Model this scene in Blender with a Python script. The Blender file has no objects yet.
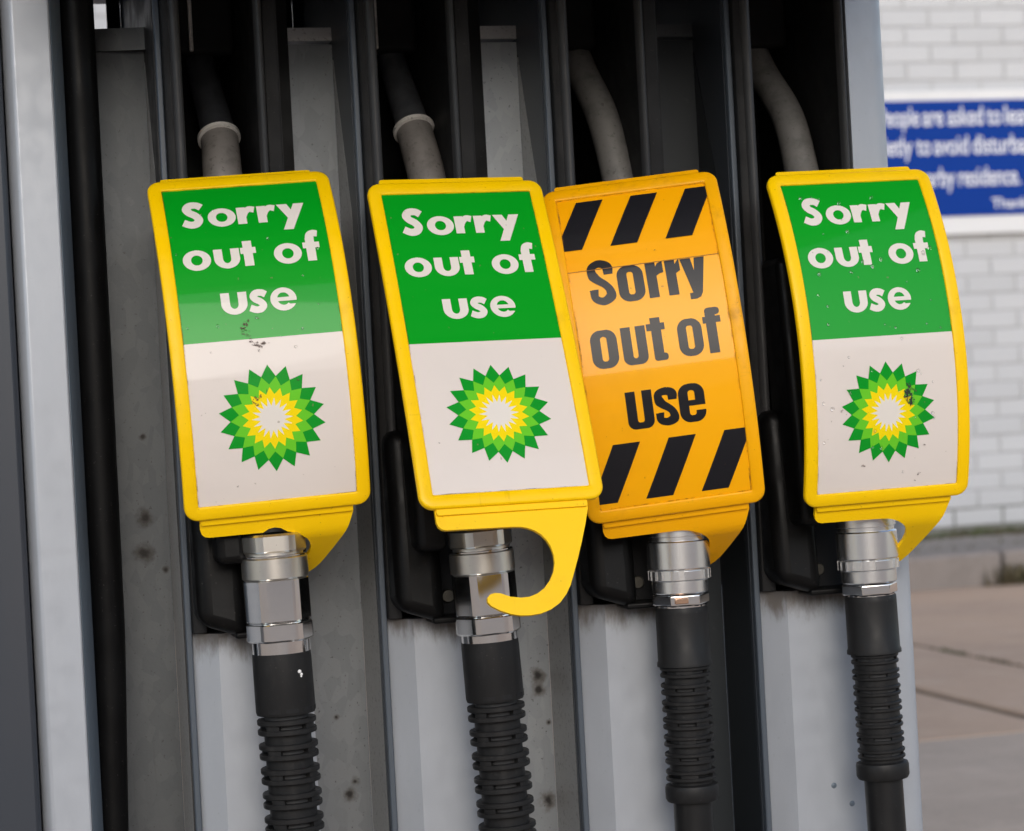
import bpy, bmesh, math, random
from mathutils import Vector, Matrix
random.seed(7)
R_ = math.radians
scn = bpy.context.scene
COL = scn.collection

# ------------------------------------------------------------------ camera, sky, sun, exposure
TH, RHO, F, D, CZ = R_(14.3), math.atan(.0530), 2312.0, 1.7, .741
s_, c_ = math.sin(TH), math.cos(TH)
fw = Vector((s_, c_, 0)); r0 = Vector((c_, -s_, 0)); up0 = Vector((0, 0, 1))
RV = r0 * math.cos(RHO) - up0 * math.sin(RHO)
UV = up0 * math.cos(RHO) + r0 * math.sin(RHO)
CAM = Vector((-D * s_, -D * c_, CZ))
cd = bpy.data.cameras.new('camera'); cam = bpy.data.objects.new('camera', cd); COL.objects.link(cam)
cam.matrix_world = Matrix(((RV.x, UV.x, -fw.x, CAM.x), (RV.y, UV.y, -fw.y, CAM.y), (RV.z, UV.z, -fw.z, CAM.z), (0, 0, 0, 1)))
cd.sensor_fit = 'HORIZONTAL'; cd.sensor_width = 36; cd.lens = F * 36 / 1024
cd.clip_start = .05; cd.clip_end = 2000
cd.dof.use_dof = True; cd.dof.focus_distance = 1.62; cd.dof.aperture_fstop = 12.5
scn.camera = cam

SUN_EL, SUN_AZ = 25, 187          # azimuth: degrees from +Y (view direction), negative = left
w = bpy.data.worlds.new('World'); scn.world = w; w.use_nodes = True
nt = w.node_tree; bg = nt.nodes['Background']
sky = nt.nodes.new('ShaderNodeTexSky'); sky.sky_type = 'NISHITA'; sky.sun_disc = False
sky.sun_elevation = R_(SUN_EL); sky.sun_rotation = R_(SUN_AZ); sky.dust_density = 1.2; sky.ozone_density = 1.0; sky.air_density = 1.0
hs = nt.nodes.new('ShaderNodeHueSaturation'); hs.inputs['Saturation'].default_value = .85
nt.links.new(sky.outputs[0], hs.inputs['Color']); nt.links.new(hs.outputs[0], bg.inputs[0]); bg.inputs[1].default_value = .15
sd = bpy.data.lights.new('sun', 'SUN'); sd.energy = .6; sd.angle = R_(34); sd.color = (1, .95, .885)
so = bpy.data.objects.new('sun', sd); COL.objects.link(so)
az = R_(SUN_AZ); el = R_(SUN_EL)
sdir = Vector((math.sin(az) * math.cos(el), math.cos(az) * math.cos(el), math.sin(el)))
so.rotation_euler = sdir.to_track_quat('Z', 'Y').to_euler(); so.location = (-6, -6, 9)
scn.view_settings.view_transform = 'Standard'; scn.view_settings.look = 'None'
scn.view_settings.gamma = 1; scn.view_settings.use_curve_mapping = False
scn.view_settings.exposure = 0.74

# ------------------------------------------------------------------ materials
class MT:
    """small node helper"""
    def __init__(s, name, col, rough=.5, metal=0., coat=0., spec=.5, coat_rough=.05):
        s.m = bpy.data.materials.new(name); s.m.use_nodes = True
        s.t = s.m.node_tree; s.b = s.t.nodes['Principled BSDF']
        s.b.inputs['Base Color'].default_value = (*col, 1); s.col = col
        s.b.inputs['Roughness'].default_value = rough; s.b.inputs['Metallic'].default_value = metal
        s.b.inputs['Coat Weight'].default_value = coat; s.b.inputs['Coat Roughness'].default_value = coat_rough
        s.b.inputs['Specular IOR Level'].default_value = spec
        s.tc = s.t.nodes.new('ShaderNodeTexCoord'); s.cur = None; s.hgt = None
    def vec(s, scale=(1, 1, 1), src='Object'):
        mp = s.t.nodes.new('ShaderNodeMapping'); mp.inputs['Scale'].default_value = scale
        s.t.links.new(s.tc.outputs[src], mp.inputs[0]); return mp.outputs[0]
    def noise(s, sc, detail=4, rough=.55, scale=(1, 1, 1), dist=0):
        n = s.t.nodes.new('ShaderNodeTexNoise'); n.inputs['Scale'].default_value = sc; n.inputs['Detail'].default_value = detail
        n.inputs['Roughness'].default_value = rough; n.inputs['Distortion'].default_value = dist
        s.t.links.new(s.vec(scale), n.inputs['Vector']); return n.outputs[0]
    def vor(s, sc, out='Color', scale=(1, 1, 1)):
        n = s.t.nodes.new('ShaderNodeTexVoronoi'); n.inputs['Scale'].default_value = sc
        s.t.links.new(s.vec(scale), n.inputs['Vector']); return n.outputs[out]
    def ramp(s, val, a, b, lo=0., hi=1.):
        n = s.t.nodes.new('ShaderNodeMapRange'); n.inputs[1].default_value = a; n.inputs[2].default_value = b
        n.inputs[3].default_value = lo; n.inputs[4].default_value = hi; n.interpolation_type = 'SMOOTHSTEP'
        s.t.links.new(val, n.inputs[0]); return n.outputs[0]
    def math(s, op, a, b):
        n = s.t.nodes.new('ShaderNodeMath'); n.operation = op
        for i, v in enumerate((a, b)):
            if isinstance(v, (int, float)): n.inputs[i].default_value = v
            else: s.t.links.new(v, n.inputs[i])
        return n.outputs[0]
    def mix(s, fac, col):
        n = s.t.nodes.new('ShaderNodeMix'); n.data_type = 'RGBA'
        if s.cur is None: n.inputs[6].default_value = (*s.col, 1)
        else: s.t.links.new(s.cur, n.inputs[6])
        n.inputs[7].default_value = (*col, 1); s.t.links.new(fac, n.inputs[0])
        s.cur = n.outputs[2]; s.t.links.new(s.cur, s.b.inputs['Base Color']); return s
    def rough(s, val): s.t.links.new(val, s.b.inputs['Roughness']); return s
    def bump(s, val, strength=.3, dist=.001):
        n = s.t.nodes.new('ShaderNodeBump'); n.inputs['Strength'].default_value = strength; n.inputs['Distance'].default_value = dist
        s.t.links.new(val, n.inputs['Height'])
        if s.hgt is not None: s.t.links.new(s.hgt, n.inputs['Normal'])
        s.hgt = n.outputs[0]; s.t.links.new(s.hgt, s.b.inputs['Normal'])
        return s
    def spot(s, p, r, col):
        """a round stain of its own shape at a point of the panel"""
        g = s.t.nodes.new('ShaderNodeNewGeometry')
        n = s.t.nodes.new('ShaderNodeVectorMath'); n.operation = 'DISTANCE'
        s.t.links.new(g.outputs['Position'], n.inputs[0]); n.inputs[1].default_value = p
        d = s.math('ADD', n.outputs['Value'], s.math('MULTIPLY', s.math('SUBTRACT', s.noise(160, 3), .5), r * 1.6))
        return s.mix(s.ramp(d, r * .35, r * 1.15, .85, 0.), col)

def m_yellow(name, col, dirt, amount=.55):
    m = MT(name, col, .36, spec=.22)
    m.mix(m.ramp(m.noise(28, 6, .7), .52, .80, 0, amount), dirt)
    m.mix(m.ramp(m.noise(9, 3), .45, .7, 0, .22), tuple(c * .82 for c in col))
    m.mix(m.ramp(m.noise(420, 2), .70, .78, 0, .45), (.12, .08, .02))
    m.mix(m.ramp(m.noise(120, 3, .6, (1, 1, .06)), .66, .74, 0, .35), tuple(c * .62 for c in col))
    m.mix(m.ramp(m.noise(140, 3, .6, (.08, 1, 1)), .68, .75, 0, .3), dirt)
    m.rough(m.ramp(m.noise(60, 4), .3, .75, .28, .48)); m.bump(m.noise(300, 2), .08, .0005); return m.m
YEL = m_yellow('yellow_plastic', (.97, .595, .0), (.62, .36, .005), .35)
ORA = m_yellow('orange_plastic', (.92, .42, .0), (.36, .15, .008), .6)

def m_card(name, col, dirt=.15, fleck=(.2, .15, .1), coat=.38):
    m = MT(name, col, .38, coat=coat, coat_rough=.045, spec=.12)
    m.mix(m.ramp(m.noise(14, 5, .65), .5, .8, 0, dirt), tuple(.72 * c for c in col))
    m.mix(m.ramp(m.noise(230, 2, .5), .74, .79, 0, .5), fleck)
    m.bump(m.noise(11, 2), .08, .006); m.bump(m.noise(38, 2, .5, (.12, 1, 1), .4), .16, .0035); return m.m
GREEN = m_card('green_card', (.0, .32, .012))
CREAM = m_card('cream_card', (.72, .65, .60), .12)
CWHITE = m_card('cream_print', (.74, .69, .63), .08)
CORANGE = m_card('orange_card', (.93, .40, .0), .3, (.3, .1, .01), .2)
CORANGE2 = m_card('orange_card_overlay', (.94, .415, .0), .25, (.3, .1, .01), .2)
CBLACK = m_card('black_print', (.010, .010, .013), .0, (.03, .02, .02), .2)
LGREEN = m_card('leaf_green_print', (.0, .28, .015), .0)
LLIME = m_card('lime_print', (.13, .55, .02), .0)
LYEL = m_card('yellow_print', (.90, .68, .0), .0)
def m_smudge(name, col, a):
    m = MT(name, col, .7); m.t.links.new(m.ramp(m.noise(700, 4, .7), .38, .62, .05, a), m.b.inputs['Alpha']); return m.m
SMUDGE = m_smudge('smudge', (.10, .055, .04), .85); SPLAT = m_smudge('splat', (.03, .03, .03), 1.)
GRIME = MT('edge_grime', (.14, .065, .012), .8); GRIME.t.links.new(GRIME.ramp(GRIME.noise(45, 5, .75), .42, .72, 0, .75), GRIME.b.inputs['Alpha']); GRIME = GRIME.m
DROP = MT('water', (1, 1, 1), .0); DROP.b.inputs['Transmission Weight'].default_value = 1; DROP.b.inputs['IOR'].default_value = 1.33; DROP = DROP.m

def m_silver():
    m = MT('silver_paint', (.395, .42, .46), .42, .2)
    m.mix(m.ramp(m.noise(40, 6, .7, (1, 1, .35)), .42, .72, 0, .35), (.455, .48, .52))
    m.mix(m.ramp(m.noise(9, 4, .6, (1, 1, .2)), .55, .8, 0, .2), (.33, .35, .375))
    m.mix(m.ramp(m.noise(300, 3, .6), .66, .76, 0, .3), (.22, .22, .22))
    m.rough(m.ramp(m.noise(70, 5), .3, .7, .33, .52)); m.bump(m.noise(500, 2), .06, .0004); return m
_sv = m_silver(); SILVER = _sv.m
def m_dirtrim():
    m = m_silver(); m.m.name = 'silver_paint_grimy_top'
    z = m.t.nodes.new('ShaderNodeSeparateXYZ'); g = m.t.nodes.new('ShaderNodeNewGeometry')
    m.t.links.new(g.outputs['Position'], z.inputs[0])
    h = m.math('ADD', z.outputs['Z'], m.math('MULTIPLY', m.math('SUBTRACT', m.noise(55, 5, .7, (1, 1, .3)), .5), .055))
    m.mix(m.ramp(h, .575, .596, 0, .8), (.10, .075, .05)); return m.m
SILVERCOL = m_dirtrim()
SLATE = MT('slate_paint', (.036, .043, .056), .38, .1)
SLATE.mix(SLATE.ramp(SLATE.noise(20, 4, .6, (1, 1, .2)), .4, .75, 0, .4), (.052, .053, .062)); SLATE = SLATE.m
BLUEGREY = MT('bluegrey_shade', (.14, .175, .215), .42, .2)  # post chamfer's shaded side put into a darker blue-grey; also colours the rivets
BLUEGREY.mix(BLUEGREY.ramp(BLUEGREY.noise(50, 4, .6, (1, 1, .2)), .45, .75, 0, .4), (.10, .12, .15)); BLUEGREY = BLUEGREY.m
EDGE = MT('edge_bead_paint', (.075, .092, .115), .4).m
DTRIM = MT('dark_trim', (.035, .043, .055), .4).m

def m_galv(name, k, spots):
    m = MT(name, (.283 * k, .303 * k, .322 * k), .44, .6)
    v = m.vor(120, 'Color', (1, 1, .6))
    sp = m.t.nodes.new('ShaderNodeSeparateColor'); m.t.links.new(v, sp.inputs[0])
    m.mix(m.ramp(sp.outputs[0], .1, .9, 0, .38), (.385 * k, .405 * k, .42 * k))
    m.mix(m.ramp(m.noise(34, 7, .75, (1, 1, .45)), .45, .75, 0, .16), (.245 * k, .247 * k, .242 * k))
    m.mix(m.ramp(m.noise(170, 3, .6, (1, 1, .04)), .62, .72, 0, .22), (.20 * k, .20 * k, .20 * k))
    m.mix(m.ramp(m.noise(330, 3, .65), .63, .70, 0, .75), (.05, .048, .045))
    m.mix(m.ramp(m.noise(75, 4, .6, (1, 1, .5)), .68, .78, 0, .4), (.08, .075, .068))
    for p, r in spots:
        m.spot(p, r * 1.25, (.14 * k, .13 * k, .12 * k)); m.spot(p, r * .62, (.016, .014, .013))
    m.bump(m.noise(420, 3), .15, .0006); return m.m
PY = .085
SP = lambda *a: [((x / 1000, PY, z / 1000), r / 1000) for x, z, r in a]
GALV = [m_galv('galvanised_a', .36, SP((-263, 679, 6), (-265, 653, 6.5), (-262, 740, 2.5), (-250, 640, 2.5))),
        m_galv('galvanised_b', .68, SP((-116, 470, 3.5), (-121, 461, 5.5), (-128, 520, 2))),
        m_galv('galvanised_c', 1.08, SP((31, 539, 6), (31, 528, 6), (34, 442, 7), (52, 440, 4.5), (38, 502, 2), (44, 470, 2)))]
GALVD = MT('shaded_bay_panel', (.016, .021, .026), .45)  # last bay lies in shadow: that shade is put into this dark colour
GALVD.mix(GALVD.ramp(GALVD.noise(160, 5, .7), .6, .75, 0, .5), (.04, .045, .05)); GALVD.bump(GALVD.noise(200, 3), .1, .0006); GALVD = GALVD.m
GALVS = MT('galvanised_lit', (.55, .55, .54), .45, .5)  # lighter galvanised copy: light on ledges and side flanges put into the colour
GALVS.mix(GALVS.ramp(GALVS.noise(330, 3, .65), .55, .7, 0, .6), (.16, .15, .14)); GALVS = GALVS.m

def m_black(name, c, rough, scr=.3, lo=.05, spec=.22):
    m = MT(name, (c, c, c * 1.04), rough, spec=spec)
    m.mix(m.ramp(m.noise(60, 5, .65, (1, 1, .3)), .5, .78, 0, scr), (lo, lo * .96, lo * .92))
    m.mix(m.ramp(m.noise(480, 2), .68, .76, 0, .35), (.09, .085, .08))
    m.rough(m.ramp(m.noise(40, 4), .3, .7, rough - .08, rough + .12)); m.bump(m.noise(350, 3), .12, .0005); return m.m
BPLAST = m_black('black_plastic', .004, .40, .35, .010, .16)
BRIM = m_black('pale_black_rim', .045, .45, .5, .075, .3)  # lighter black: the highlight along the boot rims put into the colour
BWALL = m_black('dusty_black_wall', .016, .6, .5, .030, .2)
RUBBER = m_black('rubber', .013, .50, .5, .05, .25)
RUBHOSE = m_black('hose_rubber', .012, .38, .3, .03, .25)
INNER = m_black('hose_core', .05, .6, .5, .10)
VOID = MT('unlit_interior', (.004, .004, .005), .8).m  # near-black: shade inside cavities and sleeve slots put into the colour

def m_metal(name, col, rough, dirt):
    m = MT(name, col, rough, 1.0)
    m.mix(m.ramp(m.noise(90, 5, .65), .55, .8, 0, dirt), tuple(c * .5 for c in col))
    m.mix(m.ramp(m.noise(500, 2), .72, .78, 0, .4), tuple(c * .25 for c in col))
    return m.m
CHROME = m_metal('polished_steel', (.82, .81, .80), .13, .2)
BRUSH = m_metal('brushed_steel', (.66, .63, .58), .33, .4)
ALU = m_metal('turned_aluminium', (.86, .86, .86), .27, .12)
COPPER = m_metal('worn_copper', (.80, .52, .36), .25, .3)
def m_spout(name, col):
    m = MT(name, col, .5, .15)
    m.mix(m.ramp(m.noise(45, 6, .7), .42, .68, 0, .65), tuple(c * .45 for c in col))
    m.mix(m.ramp(m.noise(260, 3), .6, .72, 0, .5), (.05, .045, .04)); m.bump(m.noise(240, 4), .25, .0007); return m.m
SPOUT_A = m_spout('dirty_spout', (.27, .25, .235))
SPOUT_B = m_spout('grey_spout', (.24, .232, .22))
SPOUT_E = m_spout('black_spout_sleeve', (.045, .048, .055))
SPOUT_D = m_spout('dark_spout_sleeve', (.085, .09, .10))
STEELRING = m_spout('ferrule', (.88, .85, .80))

# ------------------------------------------------------------------ mesh helpers
def finish(name, bm, mats, parent=None, smooth=None, bevel=0., seg=2, loc=None):
    bmesh.ops.recalc_face_normals(bm, faces=bm.faces)
    me = bpy.data.meshes.new(name); bm.to_mesh(me); bm.free()
    for m in (mats if isinstance(mats, (list, tuple)) else [mats]): me.materials.append(m)
    if smooth is not None:
        me.shade_smooth(); me.set_sharp_from_angle(angle=R_(smooth))
    o = bpy.data.objects.new(name, me); COL.objects.link(o)
    if parent is not None: o.parent = parent
    if loc is not None: o.location = loc
    if bevel:
        b = o.modifiers.new('bevel', 'BEVEL'); b.width = bevel; b.segments = seg; b.limit_method = 'ANGLE'; b.angle_limit = R_(35)
        b.harden_normals = False
        me.shade_smooth(); me.set_sharp_from_angle(angle=R_(38))
    return o
def tag(o, label=None, cat=None, group=None, kind=None):
    for k, v in (('label', label), ('category', cat), ('group', group), ('kind', kind)):
        if v: o[k] = v
    return o
def empty(name, loc, label, cat, group=None):
    o = bpy.data.objects.new(name, None); COL.objects.link(o); o.location = loc; o.empty_display_size = .05
    return tag(o, label, cat, group)
def box(bm, x0, x1, y0, y1, z0, z1, mi=0):
    v = [bm.verts.new(p) for p in ((x0, y0, z0), (x1, y0, z0), (x1, y1, z0), (x0, y1, z0), (x0, y0, z1), (x1, y0, z1), (x1, y1, z1), (x0, y1, z1))]
    for f in ((0, 3, 2, 1), (4, 5, 6, 7), (0, 1, 5, 4), (1, 2, 6, 5), (2, 3, 7, 6), (3, 0, 4, 7)):
        bm.faces.new([v[i] for i in f]).material_index = mi
def bx(name, x0, x1, y0, y1, z0, z1, mat, parent=None, bevel=0., seg=2):
    bm = bmesh.new(); box(bm, x0, x1, y0, y1, z0, z1); return finish(name, bm, mat, parent, bevel=bevel, seg=seg)
def prism(bm, poly, z0, z1, mi=0):
    """vertical prism from a plan outline"""
    a = [bm.verts.new((x, y, z0)) for x, y in poly]; b = [bm.verts.new((x, y, z1)) for x, y in poly]
    n = len(poly)
    bm.faces.new(a).material_index = mi; bm.faces.new(b[::-1]).material_index = mi
    for i in range(n): bm.faces.new((a[i], a[(i + 1) % n], b[(i + 1) % n], b[i])).material_index = mi
def lathe(bm, prof, seg=40, cx=0., cy=0., cap=True, phase=0., fac=None):
    """prof: (radius, z) from top to bottom; fac: n-gon facets if set"""
    n = fac or seg; rings = []
    for r, z in prof:
        rings.append([bm.verts.new((cx + r * math.cos(phase + 2 * math.pi * i / n), cy + r * math.sin(phase + 2 * math.pi * i / n), z)) for i in range(n)])
    for a, b in zip(rings, rings[1:]):
        for i in range(n): bm.faces.new((a[i], a[(i + 1) % n], b[(i + 1) % n], b[i]))
    if cap: bm.faces.new(rings[0]); bm.faces.new(rings[-1][::-1])
def tube(bm, pts, radii, seg=24, cap=True):
    pts = [Vector(p) for p in pts]; rings = []
    ref = Vector((1, 0, 0))
    for i, p in enumerate(pts):
        t = (pts[min(i + 1, len(pts) - 1)] - pts[max(i - 1, 0)]).normalized()
        a = (ref - t * ref.dot(t)).normalized(); b = t.cross(a); r = radii[i] if isinstance(radii, (list, tuple)) else radii
        rings.append([bm.verts.new(p + (a * math.cos(2 * math.pi * k / seg) + b * math.sin(2 * math.pi * k / seg)) * r) for k in range(seg)])
    for A, B in zip(rings, rings[1:]):
        for i in range(seg): bm.faces.new((A[i], A[(i + 1) % seg], B[(i + 1) % seg], B[i]))
    if cap: bm.faces.new(rings[0][::-1]); bm.faces.new(rings[-1])
def catmull(P, n=10):
    P = [Vector(p) for p in P]; out = []
    Q = [P[0] * 2 - P[1]] + P + [P[-1] * 2 - P[-2]]
    for i in range(1, len(Q) - 2):
        for k in range(n):
            t = k / n; a, b, c, d = Q[i - 1], Q[i], Q[i + 1], Q[i + 2]
            out.append(.5 * ((2 * b) + (c - a) * t + (2 * a - 5 * b + 4 * c - d) * t * t + (3 * b - a - 3 * c + d) * t ** 3))
    out.append(P[-1]); return out

# ------------------------------------------------------------------ ground, kerb, wall
def m_concrete(name, c1, c2, c3, stain):
    m = MT(name, c1, .92, spec=.05)
    m.mix(m.ramp(m.noise(1.1, 5, .6), .38, .66, 0, .8), c2)
    m.mix(m.ramp(m.noise(5, 6, .7), .45, .72, 0, .6), c3)
    m.mix(m.ramp(m.noise(2.4, 5, .7, (1, .6, 1), 1.2), .56, .74, 0, .4), stain)
    m.mix(m.ramp(m.noise(24, 5, .8), .54, .72, 0, .4), tuple(c * .55 for c in c1))
    m.mix(m.ramp(m.noise(31, 5, .8), .56, .74, 0, .5), tuple(min(1, c * 1.3) for c in c1))
    m.bump(m.noise(90, 5), .4, .004); return m.m
CONC_A = m_concrete('warm_concrete', (.54, .385, .28), (.46, .335, .25), (.60, .45, .345), (.33, .25, .19))
CONC_B = m_concrete('grey_concrete', (.53, .425, .34), (.45, .365, .295), (.60, .485, .395), (.32, .255, .205))
CONC_K = m_concrete('kerb_concrete', (.30, .26, .235), (.26, .23, .21), (.35, .31, .28), (.17, .15, .135))
JOINT = MT('joint_filler', (.045, .043, .038), .9)
JOINT.mix(JOINT.ramp(JOINT.noise(9, 4), .5, .6, 0, .7), (.05, .07, .03)); JOINT = JOINT.m
fb = bmesh.new(); v = [fb.verts.new(p) for p in ((-400, -400, -.012), (400, -400, -.012), (400, 400, -.012), (-400, 400, -.012))]; fb.faces.new(v)
forecourt = tag(finish('forecourt', fb, JOINT), kind='structure')
# concrete bays between the joints seen in the photograph (X = 1.96, X = 2.39, Y = 2.93)
XS = [(-7.0, -2.61), (-2.59, 1.947), (1.978, 2.380), (2.398, 6.9), (6.915, 11.5)]
for i, (xa, xb) in enumerate(XS):
    ys = [(-9.0, -4.4), (-4.385, 1.2)] + ([(1.215, 2.921), (2.941, 6.40)] if i < 2 else [(1.215, 6.40)])
    for j, (ya, yb) in enumerate(ys):
        m = bmesh.new(); box(m, xa + .004, xb - .004, ya, yb, -.05, 0 + .001 * ((i * 3 + j) % 3))
        finish('concrete_slab', m, CONC_B if (i < 2 and j <= 2) else CONC_A, forecourt, bevel=.006)
gb = bmesh.new(); box(gb, -60, 60, -60, -9.01, -.05, -.002); box(gb, -60, -7.01, -9, 6.4, -.05, -.002); box(gb, 11.51, 60, -9, 6.4, -.05, -.002)
finish('outer_concrete', gb, CONC_B, forecourt)

kerb = empty('kerb', (0, 6.4, 0), None, None); tag(kerb, kind='structure')
kx = 3.523 - 9 * .915
for i in range(18):
    x0 = kx + .915 * i
    m = bmesh.new(); box(m, x0 + .006, x0 + .909, 0, .14, -.05, .132 + random.uniform(-.003, .004))
    finish('kerb_stone', m, CONC_K, kerb, bevel=.016, seg=3)
vg = bmesh.new(); box(vg, -12, 13, 6.545, 7.60, -.05, .128)
verge = tag(finish('verge', vg, m_concrete('verge_concrete', (.30, .265, .235), (.25, .225, .20), (.35, .31, .28), (.13, .125, .09))), kind='structure')

PAINTW = []
for k, c in enumerate((.57, .55, .59)):
    m = MT('white_painted_brick', (c, c * 1.003, c * 1.015), .62)
    m.mix(m.ramp(m.noise(7, 5, .6), .48, .75, 0, .25), (c * .86, c * .865, c * .87))
    m.mix(m.ramp(m.noise(60, 4), .62, .76, 0, .3), (c * .7, c * .7, c * .68)); m.bump(m.noise(50, 4), .3, .004); PAINTW.append(m.m)
MORT = MT('painted_mortar', (.49, .49, .49), .8)
zz = MORT.t.nodes.new('ShaderNodeSeparateXYZ'); gg = MORT.t.nodes.new('ShaderNodeNewGeometry'); MORT.t.links.new(gg.outputs['Position'], zz.inputs[0])
MORT.mix(MORT.ramp(MORT.math('ADD', zz.outputs['Z'], MORT.math('MULTIPLY', MORT.noise(6, 4), .18)), .30, .40, .8, 0), (.12, .12, .09))
MORT.mix(MORT.ramp(MORT.noise(5, 4), .5, .7, 0, .5), (.37, .37, .37))
MORT.bump(MORT.noise(60, 4), .3, .003); MORT = MORT.m
WY, CH, BP = 7.47, .0765, .2275
WZ0 = 2.383 - 29 * CH - .0015
wall = empty('brick_wall', (3.9, WY, .128), 'white painted brick wall behind the pump, blue notice fixed to it', 'wall')
wm = bmesh.new(); box(wm, -11 - 3.9, 12.5 - 3.9, .0050, .25, -.1, 3.25); finish('mortar', wm, MORT, wall)
def brick_mesh(x0, x1, seed):
    rr = random.Random(seed); m = bmesh.new(); box(m, x0, x1, 0, .04, .0045, CH - .0045)
    for q in m.verts: q.co += Vector((rr.uniform(-.001, .001), rr.uniform(-.0015, .0015) if q.co.y < .01 else 0, rr.uniform(-.001, .001)))
    bmesh.ops.bevel(m, geom=[e for e in m.edges if all(q.co.y < .01 for q in e.verts)], offset=.0022, segments=1, affect='EDGES')
    return m
protos = []
for k in range(6):
    o = finish('brick', brick_mesh(.005, BP - .005, k), PAINTW[k % 3], wall); protos.append(o.data); bpy.data.objects.remove(o)
rest = bmesh.new(); nb = 0
for r in range(0, 43):
    z = WZ0 + r * CH
    if z < .13: continue
    off = 3.716 + (0 if (r - 29) % 2 == 0 else BP / 2)
    for k in range(-65, 40):
        x = off + k * BP
        if x < -10.9 or x > 12.2: continue
        near = 3.0 <= x <= 4.55 and z < 2.75
        if near and nb < 300:
            o = bpy.data.objects.new('brick', protos[random.randrange(6)]); COL.objects.link(o); o.parent = wall
            o.location = (x - 3.9, random.uniform(-.001, .001), z - .128); nb += 1
        else: box(rest, x + .005 - 3.9, x + BP - .005 - 3.9, 0, .02, z + .0045 - .128, z + CH - .0045 - .128)
tag(finish('distant_bricks', rest, PAINTW[0], wall), kind='stuff')
bx('coping', -11 - 3.9, 12.5 - 3.9, -.03, .29, 3.252, 3.31, CONC_K, wall, bevel=.01)

# weeds along the foot of the wall
GRASS = MT('weed_green', (.075, .095, .03), .7); GRASS.mix(GRASS.ramp(GRASS.noise(4, 3), .4, .6, 0, 1), (.11, .09, .05)); GRASS = GRASS.m
gm = bmesh.new()
def blade(x, y, z, h, lean):
    a = random.uniform(0, 6.28); wv = Vector((math.cos(a), math.sin(a), 0)) * random.uniform(.002, .005); l = Vector((random.uniform(-1, 1), random.uniform(-1, 1), 0)) * lean
    p = Vector((x, y, z)); q = [gm.verts.new(p - wv), gm.verts.new(p + wv), gm.verts.new(p + l * .4 + wv * .7 + Vector((0, 0, h * .6))), gm.verts.new(p + l + Vector((0, 0, h)))]
    gm.faces.new((q[0], q[1], q[2])); gm.faces.new((q[0], q[2], q[3]))
for i in range(13000):
    x = random.uniform(1.0, 7.0); d = .5 + .5 * math.sin(x * 7.3) * math.sin(x * 2.9 + 1)
    if random.random() > .25 + .75 * d: continue
    blade(x, 7.458 - abs(random.gauss(0, .085)), .124, random.uniform(.012, .045) * (.5 + d), .025)
for i in range(300):
    x = random.uniform(1.0, 7.0); blade(x, 6.56 + abs(random.gauss(0, .22)), .124, random.uniform(.01, .03), .02)
for i in range(170):
    blade(3.545 + random.gauss(0, .05), 6.385 - abs(random.gauss(0, .02)), -.005, random.uniform(.02, .10), .04)
for i in range(240):
    blade(2.39 + random.gauss(0, .006), random.choice((4.17, 4.45, 5.2, 3.5)) + random.gauss(0, .05), -.006, random.uniform(.006, .018), .012)
tag(finish('weeds', gm, GRASS), 'straggly green weeds along the foot of the white wall and kerb joints', 'weeds', kind='stuff')

# blue notice on the wall
notice = empty('wall_notice', (4.0, WY - .01, 1.4), 'blue notice with white lettering on the white brick wall', 'sign')
WBOARD = MT('white_board', (.78, .77, .76), .5); WBOARD.mix(WBOARD.ramp(WBOARD.noise(6, 4), .5, .75, 0, .3), (.66, .65, .63)); WBOARD = WBOARD.m
BLUE = MT('blue_board', (.001, .038, .27), .6, spec=.15); BLUE.mix(BLUE.ramp(BLUE.noise(4, 4), .5, .75, 0, .35), (.002, .042, .28)); BLUE = BLUE.m
BNT = MT('white_lettering', (.80, .80, .82), .5).m
bx('backing_board', -.62, .82, -.018, .006, .012, .628, WBOARD, notice, bevel=.004)
bx('blue_panel', -.57, .77, -.022, -.0185, .090, .586, BLUE, notice)
def word_line(items, base, xh):
    """one line of writing: (word, x0, x1), baseline height, letter scale"""
    out = bmesh.new()
    for txt, x0, x1 in items:
        cu = bpy.data.curves.new('txt', 'FONT'); cu.body = txt; cu.offset = .014; cu.size = 1
        to = bpy.data.objects.new('txt', cu); COL.objects.link(to)
        bpy.context.view_layer.update()
        me = bpy.data.meshes.new_from_object(to.evaluated_get(bpy.context.evaluated_depsgraph_get()))
        bpy.data.objects.remove(to)
        xs = [q.co.x for q in me.vertices]; a, b = min(xs), max(xs)
        t = bmesh.new(); t.from_mesh(me); k = (x1 - x0) / (b - a)
        vm = {}
        for q in t.verts: vm[q] = out.verts.new((x0 + (q.co.x - a) * k - 4.0, -.0236, base + q.co.y * xh - 1.4))
        for f in t.faces:
            try: out.faces.new([vm[q] for q in f.verts])
            except ValueError: pass
        t.free(); bpy.data.meshes.remove(me)
    return finish('lettering', out, BNT, notice)
word_line([('People', 3.565, 3.749), ('are', 3.764, 3.860), ('asked', 3.880, 4.044), ('to', 4.062, 4.129), ('leave', 4.146, 4.318)], 1.880, .114)
word_line([('quietly', 3.505, 3.711), ('to', 3.729, 3.795), ('avoid', 3.810, 3.969), ('disturbance', 3.989, 4.345)], 1.756, .114)
word_line([('nearby', 3.700, 3.899), ('residence.', 3.917, 4.205)], 1.620, .114)
word_line([('Thank', 4.065, 4.235), ('you', 4.255, 4.36)], 1.520, .062)

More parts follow.
